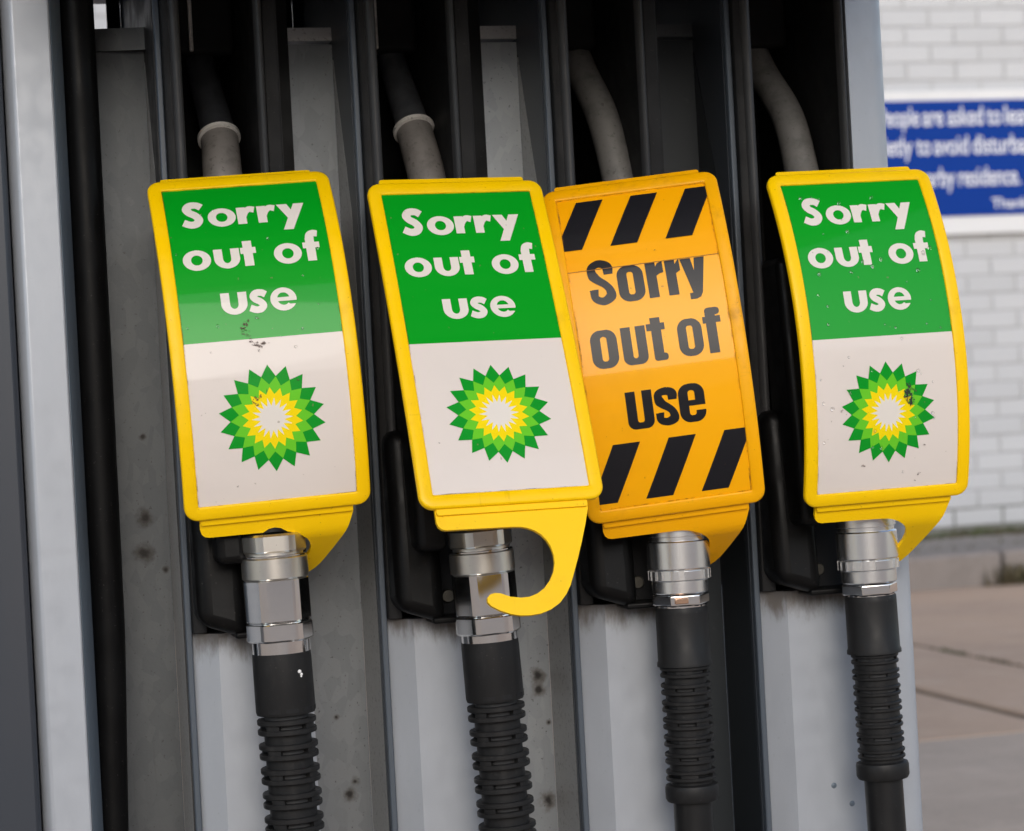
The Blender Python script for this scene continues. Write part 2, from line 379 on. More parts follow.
# canopy over the pumps: keeps the zenith dark, as the reflections in the cards show
cn = bmesh.new(); box(cn, -9, 2.2, -3.9, .95, 4.3, 4.9)
canopy = tag(finish('forecourt_canopy', cn, MT('canopy_soffit', (.16, .16, .165), .6).m), kind='structure')
for x in (-5.2, -1.6):
    bx('column', x - .15, x + .15, .6, .9, .13, 4.3, SILVER, canopy, bevel=.02)
# unseen blocks added behind the viewer: a dark skyline for glossy cards and couplings
tb = bmesh.new()
for k in range(8):
    x = -34 + k * 8.2; box(tb, x, x + 8.0, -27, -20, -.05, 4.0 + .5 * ((k * 5) % 3))
added_skyline = tag(finish('added_skyline', tb, MT('added_skyline_brown', (.16, .10, .075), .85).m), kind='structure')
isl = bmesh.new(); box(isl, -3.2, 1.1, -.28, .85, -.04, .125)
island = tag(finish('pump_island', isl, CONC_K, bevel=.03, seg=3), kind='structure')

# ------------------------------------------------------------------ dispenser
disp = empty('fuel_dispenser', (0, .2, .125), 'fuel dispenser with four black nozzle bays between silver columns', 'fuel pump')
DO = Vector(disp.location)
def dpart(o, par=disp):
    o.parent = par
    if par is disp: o.location = o.location - DO
    return o
ZB, ZT = .127, 1.10
XL = [-.2445, -.1025, .0425, .1865]
XR = [-.1580, -.0160, .1290, .2785]
# left: slate cabinet door, silver frame post, rounded black tube
m = bmesh.new(); box(m, -.75, -.3535, .001, .45, ZB, 1.6); dpart(finish('cabinet_door', m, SLATE, bevel=.004))
m = bmesh.new(); prism(m, [(-.352, .25), (-.352, .010), (-.3475, .002), (-.3455, 0), (-.319, 0), (-.319, .25)], ZB, ZT); dpart(finish('frame_post', m, SILVER, bevel=.0015))
m = bmesh.new(); prism(m, [(-.3188, .25), (-.3188, .0004), (-.3105, .014), (-.3105, .25)], ZB, ZT); dpart(finish('post_return', m, BLUEGREY, bevel=.0008))
m = bmesh.new(); tube(m, [(-.2985 - (.0035 if z < .55 else 0), .026, z) for z in (ZB, .3, .46, .6, .75, .95, ZT)], [.0090, .0095, .0100, .0115, .0122, .0125, .0125], 28)
dpart(finish('black_tube', m, m_black('tube_black', .004, .38, .2, .008, .12), smooth=40))
bx_ = lambda n, *a, **k: dpart(bx(n, *a, **k))
# bays: galvanised back panels with a ledge on top, two of them coloured as lit
bays = [(-.3090, XL[0]), (-.1560, XL[1]), (.0020, XL[2]), (XR[2], XL[3])]
for i, (xa, xb) in enumerate(bays):
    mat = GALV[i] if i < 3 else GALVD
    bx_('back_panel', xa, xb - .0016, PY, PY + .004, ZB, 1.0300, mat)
    zl = 1.026 if i == 0 else 1.0325
    m = bmesh.new(); prism(m, [(xa, PY - .001), (xb - .0016, PY - .001 if i else PY - .010), (xb - .0016, PY + .03), (xa, PY + .03)], zl, 1.0425)
    dpart(finish('panel_ledge', m, GALVS if i in (1, 2) else GALV[0]))
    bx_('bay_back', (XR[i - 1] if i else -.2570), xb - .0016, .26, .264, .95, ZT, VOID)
    # side of the next column facing the bay: dark in front, galvanised behind, meeting on a slant
    x1 = xb
    for nm, mt, poly in (('side_trim', DTRIM if i else BRIM, [(.0185, ZB), (.0185, ZT), (.26, ZT), (.26, 1.045), (PY - .002, 1.02), (.040, .90), (.0225, .60), (.0205, ZB)]),
                         ('side_flange', GALVS, [(.0210, ZB), (.0230, .60), (.0405, .90), (PY - .0005, 1.018), (PY - .0005, ZB)])):
        if i == 3 and nm == 'side_flange': mt = GALVD
        m = bmesh.new()
        a = [m.verts.new((x1 - .0015, y, z)) for y, z in poly]; b = [m.verts.new((x1, y, z)) for y, z in poly]; n = len(poly)
        m.faces.new(a); m.faces.new(b[::-1])
        for k in range(n): m.faces.new((a[k], a[(k + 1) % n], b[(k + 1) % n], b[k]))
        dpart(finish(nm, m, mt))
    if i < 3 or True:
        xr = XR[i - 1] if i else -.3102
        if i: bx_('bay_wall', xr - .0012, xr - .0002, .004, PY - .001, .60, ZT, BWALL)
        if i in (1, 2):
            bx_('gap_strip', xr, -.1395 if i == 1 else .0095, PY - .012, PY - .0008, .74, ZT, BPLAST)  # black strip stands in for the shaded gap beside the panel
            if i == 2: bx_('gap_strip', xr, .0035, PY - .012, PY - .0008, ZB, .739, BPLAST)
# columns and boots
SCREW = m_metal('dull_screw', (.16, .15, .13), .45, .5)
for i in range(4):
    xl, xr = XL[i], XR[i]
    cw = .0205
    m = bmesh.new(); prism(m, [(xl + .0005, .084), (xl + .0005, .0190), (xl + .004, .0150), (xl + cw, 0), (xr, 0), (xr, .084)], ZB, .597)
    colm = dpart(finish('column', m, SILVERCOL))
    bx('edge_bead', xl - .0010 - DO.x, xl + .0035 - DO.x, .0115 - DO.y, .0180 - DO.y, 0.002, ZT - DO.z, EDGE, colm, bevel=.001).parent = colm
    colm.children[0].location = DO - colm.location - DO
    # boot: upper channel
    sl, sr = xl + .0165, xl + (.0715 if i < 3 else .0880)
    m = bmesh.new()
    prism(m, [(xl + .0036, .25), (xl + .0036, .006), (xl + .0075, .0035), (sl - .003, .0035), (sl - .002, .06), (sl + .002, .17), (sr - .006, .17), (sr + .001, .03), (sr + .004, .0035), (xr - .0008, .0035), (xr - .0008, .25)], .5975, ZT)
    boot = dpart(finish('nozzle_boot', m, [BWALL], bevel=.0008))
    bo = boot.location
    for x, wd in ((xl + .0125, .0042), (sr + .0010, .0030)):
        mm = bmesh.new(); prism(mm, [(x + wd * math.cos(a), .006 - .0075 * max(0, math.sin(a)) + (.006 if math.sin(a) < -.01 else 0)) for a in [math.pi * k / 8 for k in range(9)]], .69, ZT)
        r = finish('rim', mm, BRIM, boot, smooth=40)
    mm = bmesh.new(); box(mm, sl + .003, sr - .003, .100, .165, 1.026, ZT - .001); finish('socket', mm, BWALL, boot, bevel=.004)
    for q_ in (-.006, .005):
        mm = bmesh.new(); box(mm, sl + .014 + q_ - .0015, sl + .014 + q_ + .0015, .0965, .0998, 1.028, 1.075); finish('socket_pin', mm, STEELRING, boot, bevel=.0006)
    # boot: lower cup with a rounded front wall on the left, floor lip and screw
    mm = bmesh.new(); box(mm, xl + .0045, xl + .0395, -.030, .012, .594, .735)
    for q in mm.verts:
        if q.co.z > .7: q.co.y = min(q.co.y + .016, .012) if q.co.y < 0 else q.co.y; 
        if q.co.z < .6 and q.co.x < xl + .01: q.co.z += .012
    finish('cup_wall', mm, BPLAST, boot, bevel=.010, seg=4)
    mm = bmesh.new(); box(mm, xl + .0130, xl + .0345, -.050, .002, .648, .848)
    for q in mm.verts:
        if q.co.z > .7 and q.co.y < -.01: q.co.y += .014
        if q.co.z < .7: q.co.x += .004
    finish('cup_guard', mm, BPLAST, boot, bevel=.006, seg=4)
    mm = bmesh.new(); box(mm, xl + .030, xr - .002, -.026, .004, .5945, .5990); finish('cup_floor', mm, BPLAST, boot, bevel=.0015)
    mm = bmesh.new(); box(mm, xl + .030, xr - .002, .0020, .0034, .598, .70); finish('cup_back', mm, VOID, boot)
    mm = bmesh.new(); box(mm, xr - .0045, xr - .0010, -.008, .006, .600, .76); finish('cup_side', mm, BPLAST, boot, bevel=.0015)
    mm = bmesh.new(); lathe(mm, [(.0042, .0022), (.0050, .0008), (.0050, 0)], 20); lathe(mm, [(.0022, .0026), (.0022, .0022)], 6)
    bmesh.ops.rotate(mm, verts=mm.verts, cent=(0, 0, 0), matrix=Matrix.Rotation(R_(90), 3, 'X'))
    sc = finish('screw', mm, SCREW, boot, smooth=35); sc.location = (xl + .0475, .0019, .612)
    for ch in boot.children:
        pass
# right end post with rounded corner
rr_ = .012
pts = [(.2795, .44), (.2795, -.0004)] + [(.312 - rr_ + rr_ * math.sin(a), rr_ - .0004 - rr_ * math.cos(a)) for a in [math.pi / 2 * k / 8 for k in range(9)]] + [(.312, .44)]
m = bmesh.new(); prism(m, pts, ZB, ZT); dpart(finish('end_post', m, SILVER, smooth=25))
bx_('header', -.353, .312, -.34, .30, 1.1005, 1.62, SLATE, bevel=.006)  # out of view; overhang deepened to shade the tops of the bays
bx_('plinth', -.75, .312, .0865, .44, ZB - .001, .32, SLATE)
for x, z in ((.252, .447), (.266, .432), (.262, .396)):
    m = bmesh.new(); lathe(m, [(.0016, .0006), (.0024, 0)], 14); bmesh.ops.rotate(m, verts=m.verts, cent=(0, 0, 0), matrix=Matrix.Rotation(R_(90), 3, 'X'))
    o = finish('rivet', m, BLUEGREY, smooth=40); o.location = (x - .015, .0001, z); dpart(o)

# ------------------------------------------------------------------ nozzles and hoses
NX = [(-.1880, -.1830), (-.0400, -.0312), (.1080, .1092), (.2550, .2590)]
NZT = [.666, .660, .650, .648]; SLZ = [.585, .582, .5945, .5930]
SPX = [[(-.197, .05, .933), (-.196, .07, .963), (-.2005, .108, 1.012), (-.2025, .122, 1.042)],
       [(-.043, .05, .921), (-.047, .07, .961), (-.0505, .108, 1.009), (-.054, .122, 1.040)],
       [(.107, .05, .921), (.103, .07, .968), (.0985, .108, 1.012), (.094, .122, 1.042)],
       [(.257, .05, .921), (.256, .07, .965), (.2515, .108, 1.006), (.2455, .122, 1.036)]]
HYS = [-.045, -.045, -.036, -.043]
nlab = ['fuel nozzle under the leftmost green sign, dark spout with a bright ferrule',
        'fuel nozzle under the green sign with the free hook, grey spout with bright ferrule',
        'fuel nozzle under the orange striped sign, plain grey curved spout',
        'fuel nozzle under the rightmost green sign, beside the white brick wall']
hlab = ['black hose below the leftmost green sign, ribbed sleeve with white paint chip',
        'black hose below the green sign with free hook, ribbed sleeve to frame edge',
        'black hose below the orange striped sign, short ribbed sleeve',
        'black hose below the rightmost green sign, in front of wide silver column']
def roundhex(bm, ap, rc, z1, z0, ph, ch=.0010, n=72):
    """hexagon with its corners turned down to radius rc"""
    rings = []
    for dr, z in ((-ch, z1), (0, z1 - ch), (0, z0 + ch), (-ch, z0)):
        rg = []
        for k in range(n):
            a = 2 * math.pi * k / n; d = ((a - ph) % (math.pi / 3)) - math.pi / 6
            r = min(ap / math.cos(d), rc) + dr; rg.append(bm.verts.new((r * math.cos(a), r * math.sin(a), z)))
        rings.append(rg)
    for A, B in zip(rings, rings[1:]):
        for k in range(n): bm.faces.new((A[k], A[(k + 1) % n], B[(k + 1) % n], B[k]))
    bm.faces.new(rings[0]); bm.faces.new(rings[-1][::-1])
def hexring(bm, r, z1, z0, ph, ch=.0012, n=6):
    lathe(bm, [(r - ch * 1.6, z1), (r, z1 - ch), (r, z0 + ch), (r - ch * 1.6, z0)], fac=n, phase=ph)
for i in range(4):
    HY = HYS[i]
    x0 = NX[i][0] + (.0026 if i == 2 else .0006 if i == 3 else 0); zt = NZT[i]; zs = SLZ[i]
    tilt = math.atan2(NX[i][1] - NX[i][0], .205)
    nz = empty('fuel_nozzle', (x0, HY, zt), nlab[i], 'fuel nozzle', 'nozzles hung in the pump')
    O = Vector((x0, HY, zt))
    rotm = Matrix.Rotation(-tilt, 3, 'Y')
    def spart(name, build, mat, **k):
        bm = bmesh.new(); build(bm); bmesh.ops.rotate(bm, verts=bm.verts, cent=(0, 0, 0), matrix=rotm)
        return finish(name, bm, mat, nz, **k)
    L = zt - zs    # length down to the rubber sleeve
    if i < 2:
        spart('nut', lambda b: roundhex(b, .0212, .0228, .002, -.0110, R_(-4), .0014), BRUSH, smooth=13)
        spart('groove', lambda b: lathe(b, [(.0205, -.0108), (.0205, -.0145)]), BRUSH, smooth=40)
        def ring(b): lathe(b, [(.0218, -.0125), (.0226, -.0131), (.0226, -.0138)]); 
        spart('snap_ring', ring, CHROME, smooth=30)
        spart('swivel_ring', lambda b: lathe(b, [(.0225, -.0143), (.0232, -.0150), (.0232, -.0285), (.0224, -.0292)], 56), BRUSH, smooth=30)
        spart('swivel_body', lambda b: roundhex(b, .0212, .0230, -.0293, -.0590, R_(-1)), CHROME, smooth=13)
        spart('lower_nut', lambda b: roundhex(b, .0214, .0234, -.0593, -.0727, R_(-1), .0014), CHROME, smooth=13)
        spart('ferrule', lambda b: lathe(b, [(.0200, -.0726), (.0200, -L - .004)], 48), CHROME, smooth=40)
    else:
        spart('neck', lambda b: lathe(b, [(.0222, .005), (.0222, -.0028), (.0212, -.0034), (.0212, -.0064)], 48), ALU, smooth=40)
        spart('swivel_ring', lambda b: lathe(b, [(.0220, -.0062), (.0229, -.0072), (.0229, -.0262), (.0222, -.0272)], 56), ALU, smooth=30)
        def gear(b):
            lathe(b, [(.0208, -.0273), (.0213, -.0278), (.0213, -.0346), (.0208, -.0352)], 56)
            for k in range(22):
                a = 2 * math.pi * k / 22
                if -1.75 < ((a + math.pi) % (2 * math.pi)) - math.pi < -1.05: continue
                cxx, cyy = .0208 * math.cos(a), .0208 * math.sin(a)
                t = bmesh.new(); box(t, -.0018, .0018, -.0020, .0020, -.0345, -.0280)
                vm = {}
                for q in t.verts: vm[q] = b.verts.new((cxx + q.co.y * math.cos(a) - q.co.x * math.sin(a), cyy + q.co.y * math.sin(a) + q.co.x * math.cos(a), q.co.z))
                for f in t.faces: b.faces.new([vm[q] for q in f.verts])
                t.free()
            a = -1.4
            pl = [(.0232 * math.cos(a + d), .0232 * math.sin(a + d)) for d in (-.3, -.1, .1, .3)]
            pl2 = [(.0210 * math.cos(a + d), .0210 * math.sin(a + d)) for d in (.3, -.3)]
            prism(b, pl + pl2, -.0342, -.0283)
        spart('castellated_ring', gear, ALU, smooth=30)
        spart('collar', lambda b: lathe(b, [(.0200, -.0352), (.0206, -.0358), (.0206, -.0440), (.0198, -.0448)], 56), ALU, smooth=30)
        spart('hex_nut', lambda b: lathe(b, [(.0190, -.0449), (.0212, -.0462), (.0212, -.0528), (.0188, -.0542)], fac=6, phase=R_(-60 - 8)), [CHROME], bevel=.0006, seg=3)
        spart('ferrule', lambda b: lathe(b, [(.0178, -.0538), (.0178, -L - .004)], 40), CHROME, smooth=40)
        if i == 2:
            spart('copper_flat', lambda b: prism(b, [(-.0105, -.0191), (-.0005, -.0197), (-.0005, -.0150), (-.0105, -.0150)], -.0518, -.0472), COPPER, bevel=.0006)
    # body behind the card, up to the spout
    sp = [Vector(p) - O for p in SPX[i]]
    bpath = catmull([(0, 0, -.002), (sp[0].x * .1, .018, .05), (sp[0].x * .3, .035, .13), (sp[0].x * .8, .075, .215), tuple(sp[0] - Vector((0, .006, .02)))], 6)
    n = len(bpath)
    bm = bmesh.new(); tube(bm, bpath, [.0165 - .002 * (k / (n - 1)) for k in range(n)], 24); finish('body', bm, BPLAST, nz, smooth=45)
    bm = bmesh.new(); gp = catmull([(0, -.012, .02), (-.004, -.026, .07), (-.002, -.020, .13), (sp[0].x * .5, .03, .175)], 6); tube(bm, gp, .0048, 12); finish('lever', bm, BRIM, nz, smooth=45)
    st = catmull([tuple(sp[0] - Vector((0, .006, .02)))] + [tuple(p) for p in sp], 7); n = len(st)
    if i < 2:
        cut = 14 if i == 0 else 15
        rb = .0138
        bm = bmesh.new(); tube(bm, st[:cut], [rb + .0012 * (1 - k / cut) for k in range(cut)], 28); spo = finish('spout', bm, SPOUT_A, nz, smooth=45)
        p, q = st[cut - 1], st[cut]; d = (q - p).normalized()
        bm = bmesh.new(); tube(bm, [p - d * .0015, p - d * .0008, p + d * .0022, p + d * .003], [.0135, .0160, .0160, .0138], 32); finish('ferrule_ring', bm, STEELRING, spo, smooth=40)
        bm = bmesh.new(); tube(bm, st[cut - 1:], [.0130 - .0035 * k / (n - cut) for k in range(n - cut + 1)], 28); finish('spout_sleeve', bm, SPOUT_E if i == 0 else SPOUT_D, spo, smooth=45)
    else:
        bm = bmesh.new(); tube(bm, st, [.0138 - .0022 * k / (n - 1) for k in range(n)], 28); finish('spout', bm, SPOUT_B, nz, smooth=45)
    # ---- hose
    hz = empty('fuel_hose', (x0 + (L) * math.tan(tilt), HY, zs), hlab[i], 'hose', 'hoses hanging from the nozzles')
    def hpart(name, build, mat, par=hz, **k):
        bm = bmesh.new(); build(bm); bmesh.ops.rotate(bm, verts=bm.verts, cent=(0, 0, 0), matrix=rotm)
        return finish(name, bm, mat, par, **k)
    wins = random.uniform(-.12, .12)
    if i < 2:
        SL, RS = .0425, .0206
        hpart('sleeve', lambda b: lathe(b, [(.0196, .0005), (.0204, -.0003), (RS, -.004), (RS + .0002, -SL + .002), (RS - .0004, -SL), (.0170, -SL - .0002)], 56), RUBBER, smooth=35)
        for q in range(6):
            a0 = -math.pi / 2 - .75 + q * .62 + .1 * i; st_ = [a0 + .42 * e / 5 for e in range(6)]
            pl = [((RS + .00035) * math.cos(a), (RS + .00035) * math.sin(a)) for a in st_] + [((RS - .002) * math.cos(a), (RS - .002) * math.sin(a)) for a in st_[::-1]]
            hpart('sleeve_slot', lambda b: prism(b, pl, -SL + .0016, -SL + .0046), VOID)
        NP, PD, RO, RI = (10 if i == 0 else 9), .0170, .0206, .0164
    else:
        SL, RS = .0395, .0192
        hpart('sleeve', lambda b: lathe(b, [(.0186, .0005), (.0191, -.0003), (RS, -.004), (RS + .0002, -SL + .001), (RS + .0010, -SL - .0005), (RS + .0010, -SL - .003), (.0155, -SL - .0032)], 56), RUBBER, smooth=35)
        NP, PD, RO, RI = (7, .0126, .0184, .0153) if i == 2 else (7, .0118, .0176, .0158)
    Lr = SL + .003 + NP * PD
    hpart('core', lambda b: lathe(b, [(RI - .0014, -SL), (RI - .0014, -Lr - .004)], 40), INNER, smooth=40)
    def ribs(b):
        for k in range(NP):
            z = -SL - .0032 - k * PD
            h = PD * .62; t = h * .35
            for za in (z, z - h + t):          # two thin ribs of the pair
                lathe(b, [(RI - .0012, za), (RO - .0005, za), (RO, za - .0006), (RO, za - t + .0006), (RO - .0005, za - t), (RI - .0012, za - t)], 48, cap=False)
            # bridge between the pair, open in four windows
            for q in range(4):
                a0 = -math.pi / 2 + wins + (.55 if i < 2 else .95) + q * math.pi / 2 + (k % 2) * (0 if i < 2 else math.pi / 4); a1 = a0 + (math.pi / 2 - (1.05 if i < 2 else .85))
                st_ = [a0 + (a1 - a0) * e / 6 for e in range(7)]
                pl = [((RO - .0011) * math.cos(a), (RO - .0011) * math.sin(a)) for a in st_] + [((RI - .0012) * math.cos(a), (RI - .0012) * math.sin(a)) for a in st_[::-1]]
                prism(b, pl, z - h + t * .9, z - t * .9)
            # plain neck between pairs
            lathe(b, [(RI, z - h + .0004), (RI, z - PD - .0004)], 40, cap=False)
    hpart('bend_restrictor', ribs, RUBBER, smooth=35)
    if i >= 2:
        ro = .0196
        hpart('end_ring', lambda b: lathe(b, [(.0165, -Lr + .002), (ro - .0006, -Lr + .001), (ro, -Lr - .001), (ro, -Lr - .0085), (ro - .0012, -Lr - .0108), (.0140, -Lr - .0112)], 48), RUBBER, smooth=40)
    ze = zs - Lr; b0 = ze - .20
    hp = catmull([(0, 0, -Lr + .01), (0, 0, -Lr - .08), (.002, .004, -Lr - .16), (.004, .03, -(zs - .20)), (.004, .075, -(zs - .165)), (.004, .118, -(zs - .185))], 8)
    bm = bmesh.new(); tube(bm, hp, .0143, 28)
    for q in bm.verts:
        k_ = max(-q.co.z, 0); q.co.x += math.tan(tilt) * k_
    finish('hose', bm, RUBHOSE, hz, smooth=45)
    if i == 0:
        bm = bmesh.new(); a = -math.pi / 2 + .45
        for dz, da, rr in ((0, 0, .0014), (-.002, .07, .0011), (-.0034, .06, .0008)):
            cx, cy = .0209 * math.cos(a + da), .0209 * math.sin(a + da)
            bmesh.ops.create_icosphere(bm, subdivisions=2, radius=rr, matrix=Matrix.Translation((cx, cy, -.0125 + dz)))
        finish('paint_chip', bm, MT('chipped_white_paint', (.8, .8, .8), .5).m, hz, smooth=60)

# ------------------------------------------------------------------ out-of-use signs
CW, CHH, VM, VJ = .11057 / 2, .23499 / 2, -.00504, .0570
class Sheet:
    """curved sheet: (u, v, h) -> 3D, v along the bend, h towards the viewer"""
    def __init__(s, k, bend=0., v0=-.135, ramp=.02):
        s.k = k; s.bend = bend; s.v0 = v0; s.ramp = ramp
    def base(s, v):
        k = s.k; a = k * v
        return Vector((0, (1 - math.cos(a)) / k, math.sin(a) / k)), a
    def __call__(s, u, v, h=0.):
        if s.bend and v < s.v0:
            p, a = s.base(s.v0); d = s.v0 - v; y, z = p.y, p.z; n = 24
            for j in range(n):
                dd = (j + .5) / n * d; t = a - s.bend * min(dd / s.ramp, 1)
                y -= math.sin(t) * d / n; z -= math.cos(t) * d / n
            t = a - s.bend * min(d / s.ramp, 1)
        else:
            p, t = s.base(v); y, z = p.y, p.z
        # tangent (0, sin t, cos t); outward normal (0, -cos t, sin t)
        return Vector((u, y - math.cos(t) * h, z + math.sin(t) * h))

def ell(cx, cy, rx, ry, n=56): return [(cx + rx * math.cos(2 * math.pi * k / n), cy + ry * math.sin(2 * math.pi * k / n)) for k in range(n)]
def rect(a, b, c, d): return [(a, c), (b, c), (b, d), (a, d)]
def rrect(a, b, c, d, r, n=8):
    out = []
    for cx, cy, st in ((b - r, d - r, 0), (a + r, d - r, 90), (a + r, c + r, 180), (b - r, c + r, 270)):
        out += [(cx + r * math.cos(R_(st + 90 * k / n)), cy + r * math.sin(R_(st + 90 * k / n))) for k in range(n + 1)]
    return out
def stroke(P, wd, n=10):
    q = catmull([(x, y, 0) for x, y in P], n); L, Rr = [], []
    for k, p in enumerate(q):
        t = (q[min(k + 1, len(q) - 1)] - q[max(k - 1, 0)]).normalized(); nn = Vector((-t.y, t.x, 0))
        ww = wd(k / (len(q) - 1)) if callable(wd) else wd
        L.append(p + nn * ww / 2); Rr.append(p - nn * ww / 2)
    # quads as separate polygons so that tight bends never turn inside out
    return [[(a.x, a.y) for a in (L[k], L[k + 1], Rr[k + 1], Rr[k])] for k in range(len(q) - 1)]
def ivals(poly, y):
    xs = []; n = len(poly)
    for k in range(n):
        (xa, ya), (xb, yb) = poly[k], poly[(k + 1) % n]
        if (ya <= y) != (yb <= y): xs.append(xa + (y - ya) / (yb - ya) * (xb - xa))
    xs.sort(); return [(xs[k], xs[k + 1]) for k in range(0, len(xs) - 1, 2)]
def scan(bm, ops, sheet, h, dv=.22, mi=0, clip=None):
    """fill a 2D shape (ops: (sign, polygon) in mm) row by row on the bent sheet"""
    ys = [p[1] for sg, pl in ops for p in pl if sg > 0]; y = min(ys) + dv / 2; y1 = max(ys)
    while y < y1:
        cur = []
        for sg, pl in ops:
            iv = ivals(pl, y)
            if not iv: continue
            if sg > 0:
                cur = sorted(cur + iv); mg = []
                for a, b in cur:
                    if mg and a <= mg[-1][1] + 1e-6: mg[-1][1] = max(mg[-1][1], b)
                    else: mg.append([a, b])
                cur = [tuple(q) for q in mg]
            else:
                for a, b in iv:
                    nx = []
                    for c, d in cur:
                        if b <= c or a >= d: nx.append((c, d)); continue
                        if c < a: nx.append((c, a))
                        if d > b: nx.append((b, d))
                    cur = nx
        for a, b in cur:
            if clip: a = max(a, clip[0]); b = min(b, clip[1])
            if b - a < .02: continue
            q = [bm.verts.new(sheet(x / 1000, yy / 1000, h)) for x, yy in ((a, y - dv / 2), (b, y - dv / 2), (b, y + dv / 2), (a, y + dv / 2))]
            bm.faces.new(q).material_index = mi
        y += dv
P_ = lambda *polys: [(1, p) for p in polys]
# --- bold geometric face
def g_o(a, b, c, d): cx, cy = (a + b) / 2, (c + d) / 2; return [(1, ell(cx, cy, (b - a) / 2, (d - c) / 2)), (-1, ell(cx, cy, (b - a) * .205, (d - c) * .245))]
def g_u(a, b, c, d):
    st = 6.1; r = (b - a) / 2; m = c + r * .86
    return [(1, rect(a, b, m, d)), (1, ell((a + b) / 2, m, r, m - c)), (-1, rect(a + st, b - st, m, d + 1)), (-1, ell((a + b) / 2, m, r - st, (m - c) * .46))]
def g_r(a, b, c, d):
    hh = d - c; st = 6.3
    return P_(rect(a, a + st, c, d - .3)) + P_(*stroke([(a + st * .70, c + hh * .42), (a + st * 1.0, c + hh * .70), (a + (b - a) * .70, c + hh * .855), (b - .3, c + hh * .80)], lambda t: 4.0 + 1.4 * t))
def g_y(a, b, c, d, yd):
    return P_([(a, d), (a + 7.4, d), (a + 13.6, c + 1.5), (a + 9.3, c - 2.2)], [(b - 7.4, d), (b, d), (b - 10.3, yd), (b - 17.3, yd)])
def g_s(a, b, c, d, wd):
    w_, h_ = b - a, d - c; q = [(.90, .765), (.70, .855), (.42, .85), (.27, .715), (.38, .58), (.60, .47), (.735, .31), (.60, .165), (.35, .14), (.07, .235)]
    return P_(*stroke([(a + x * w_, c + y * h_) for x, y in q], wd, 8))
def g_e(a, b, c, d):
    cx, cy = (a + b) / 2, (c + d) / 2
    return [(1, ell(cx, cy, (b - a) / 2, (d - c) / 2)), (-1, ell(cx, cy + .3, (b - a) * .235, (d - c) * .27)), (-1, [(cx + 1, cy - 1.3), (b + 2, cy - 1.3), (b + 2, cy - 3.9), (cx + 4.4, cy - 3.9)]), (1, rect(a + 2, b - .2, cy - 1.5, cy + 1.5))]
SORRY = [g_s(-44.4, -28.0, 81.4, 105.2, 5.9), g_o(-26.1, -6.6, 81.5, 97.6), g_r(-5.6, 7.2, 82.5, 97.3), g_r(8.7, 21.6, 82.5, 97.3), g_y(22.8, 42.5, 82.5, 97.4, 75.1)]
OUTOF = [g_o(-47.9, -28.5, 47.5, 63.5), g_u(-26.3, -8.4, 47.5, 62.9), P_(rect(-5.6, .8, 48.3, 68.0), rect(-7.6, 3.2, 58.0, 62.8)), g_o(15.3, 34.8, 47.5, 63.8),
         P_(rect(38.4, 44.7, 48.5, 66.5), rect(36.2, 47.9, 58.6, 63.2), *stroke([(41.55, 65.5), (42.3, 69.0), (44.6, 70.4), (47.6, 69.9)], lambda t: 6.3 - 1.3 * t))]
USE = [g_u(-25.9, -7.9, 13.0, 29.0), g_s(-7.2, 6.6, 12.9, 29.9, 4.9), g_e(8.1, 26.3, 13.0, 29.9)]
# --- heavy condensed face
def h_o(a, b, c, d, inn=4.6): cx = (a + b) / 2; return [(1, rrect(a, b, c, d, 7.6)), (-1, rrect(cx - inn / 2, cx + inn / 2, c + 5.0, d - 5.0, 2.0))]
def h_u(a, b, c, d): return [(1, rrect(a, b, c, d + 8, 5.5)), (-1, rect(a - 1, b + 1, d, d + 9)), (-1, rrect(a + 7.1, b - 7.1, c + 4.6, d + 5, 1.8))]
def h_r(a, b, c, d): return P_(rect(a, a + 7.3, c, d), [(a + 7, d - 3.6), (a + 9.2, d - .6), (b, d + .4), (b, d - 8.2), (a + 9.8, d - 8.8), (a + 7, d - 10.5)])
def h_y(a, b, c, d, yd):
    return P_([(a, d), (a + 7.6, d), (a + 11.2, c + 4.5), (a + 6.3, c - 1)], [(b - 7.3, d), (b, d), (b - 4.8, yd + 4.5), (b - 6.6, yd + 1.2), (b - 9.5, yd), (a + 3.6, yd), (a + 3.6, yd + 4.6), (a + 6.5, yd + 4.8), (b - 10.6, c + 2)])
def h_s(a, b, c, d, wd):
    w_, h_ = b - a, d - c; x0, x1 = wd / 2 / w_, 1 - wd / 2 / w_; e = 2.6 / h_
    q = [(x1, .66), (x1 - .02, .84), (.5, 1 - e * 1.05), (x0 + .02, .84), (x0 + .02, .68), (.36, .565), (.64, .435), (x1 - .02, .31), (x1 - .02, .17), (.5, e * 1.05), (x0 + .02, .16), (x0, .35)]
    return P_(*stroke([(a + x * w_, c + y * h_) for x, y in q], lambda t: wd * (1 - .26 * abs(math.sin(t * math.pi * 3.0 - 0.55))), 8))
def h_e(a, b, c, d): 
    cx = (a + b) / 2; m = (c + d) / 2
    return [(1, rrect(a, b, c, d, 7.4)), (-1, rrect(cx - 2.4, cx + 2.4, c + 4.8, d - 4.8, 1.9)), (1, rect(cx - 3, b - 1, m - 2.0, m + 2.0)), (-1, rect(cx + 2.4, b + 1, m - 5.6, m - 2.0)), (-1, rect(cx - 2.4, cx + 2.6, m - 4.6, m - 2.0))]
HSORRY = [h_s(-41.8, -22.6, 29.7, 64.0, 7.4), h_o(-20.6, -1.6, 29.7, 57.0), h_r(.6, 13.2, 30.2, 56.6), h_r(14.8, 25.4, 30.2, 56.6), h_y(26.0, 43.8, 30.2, 56.5, 25.4)]
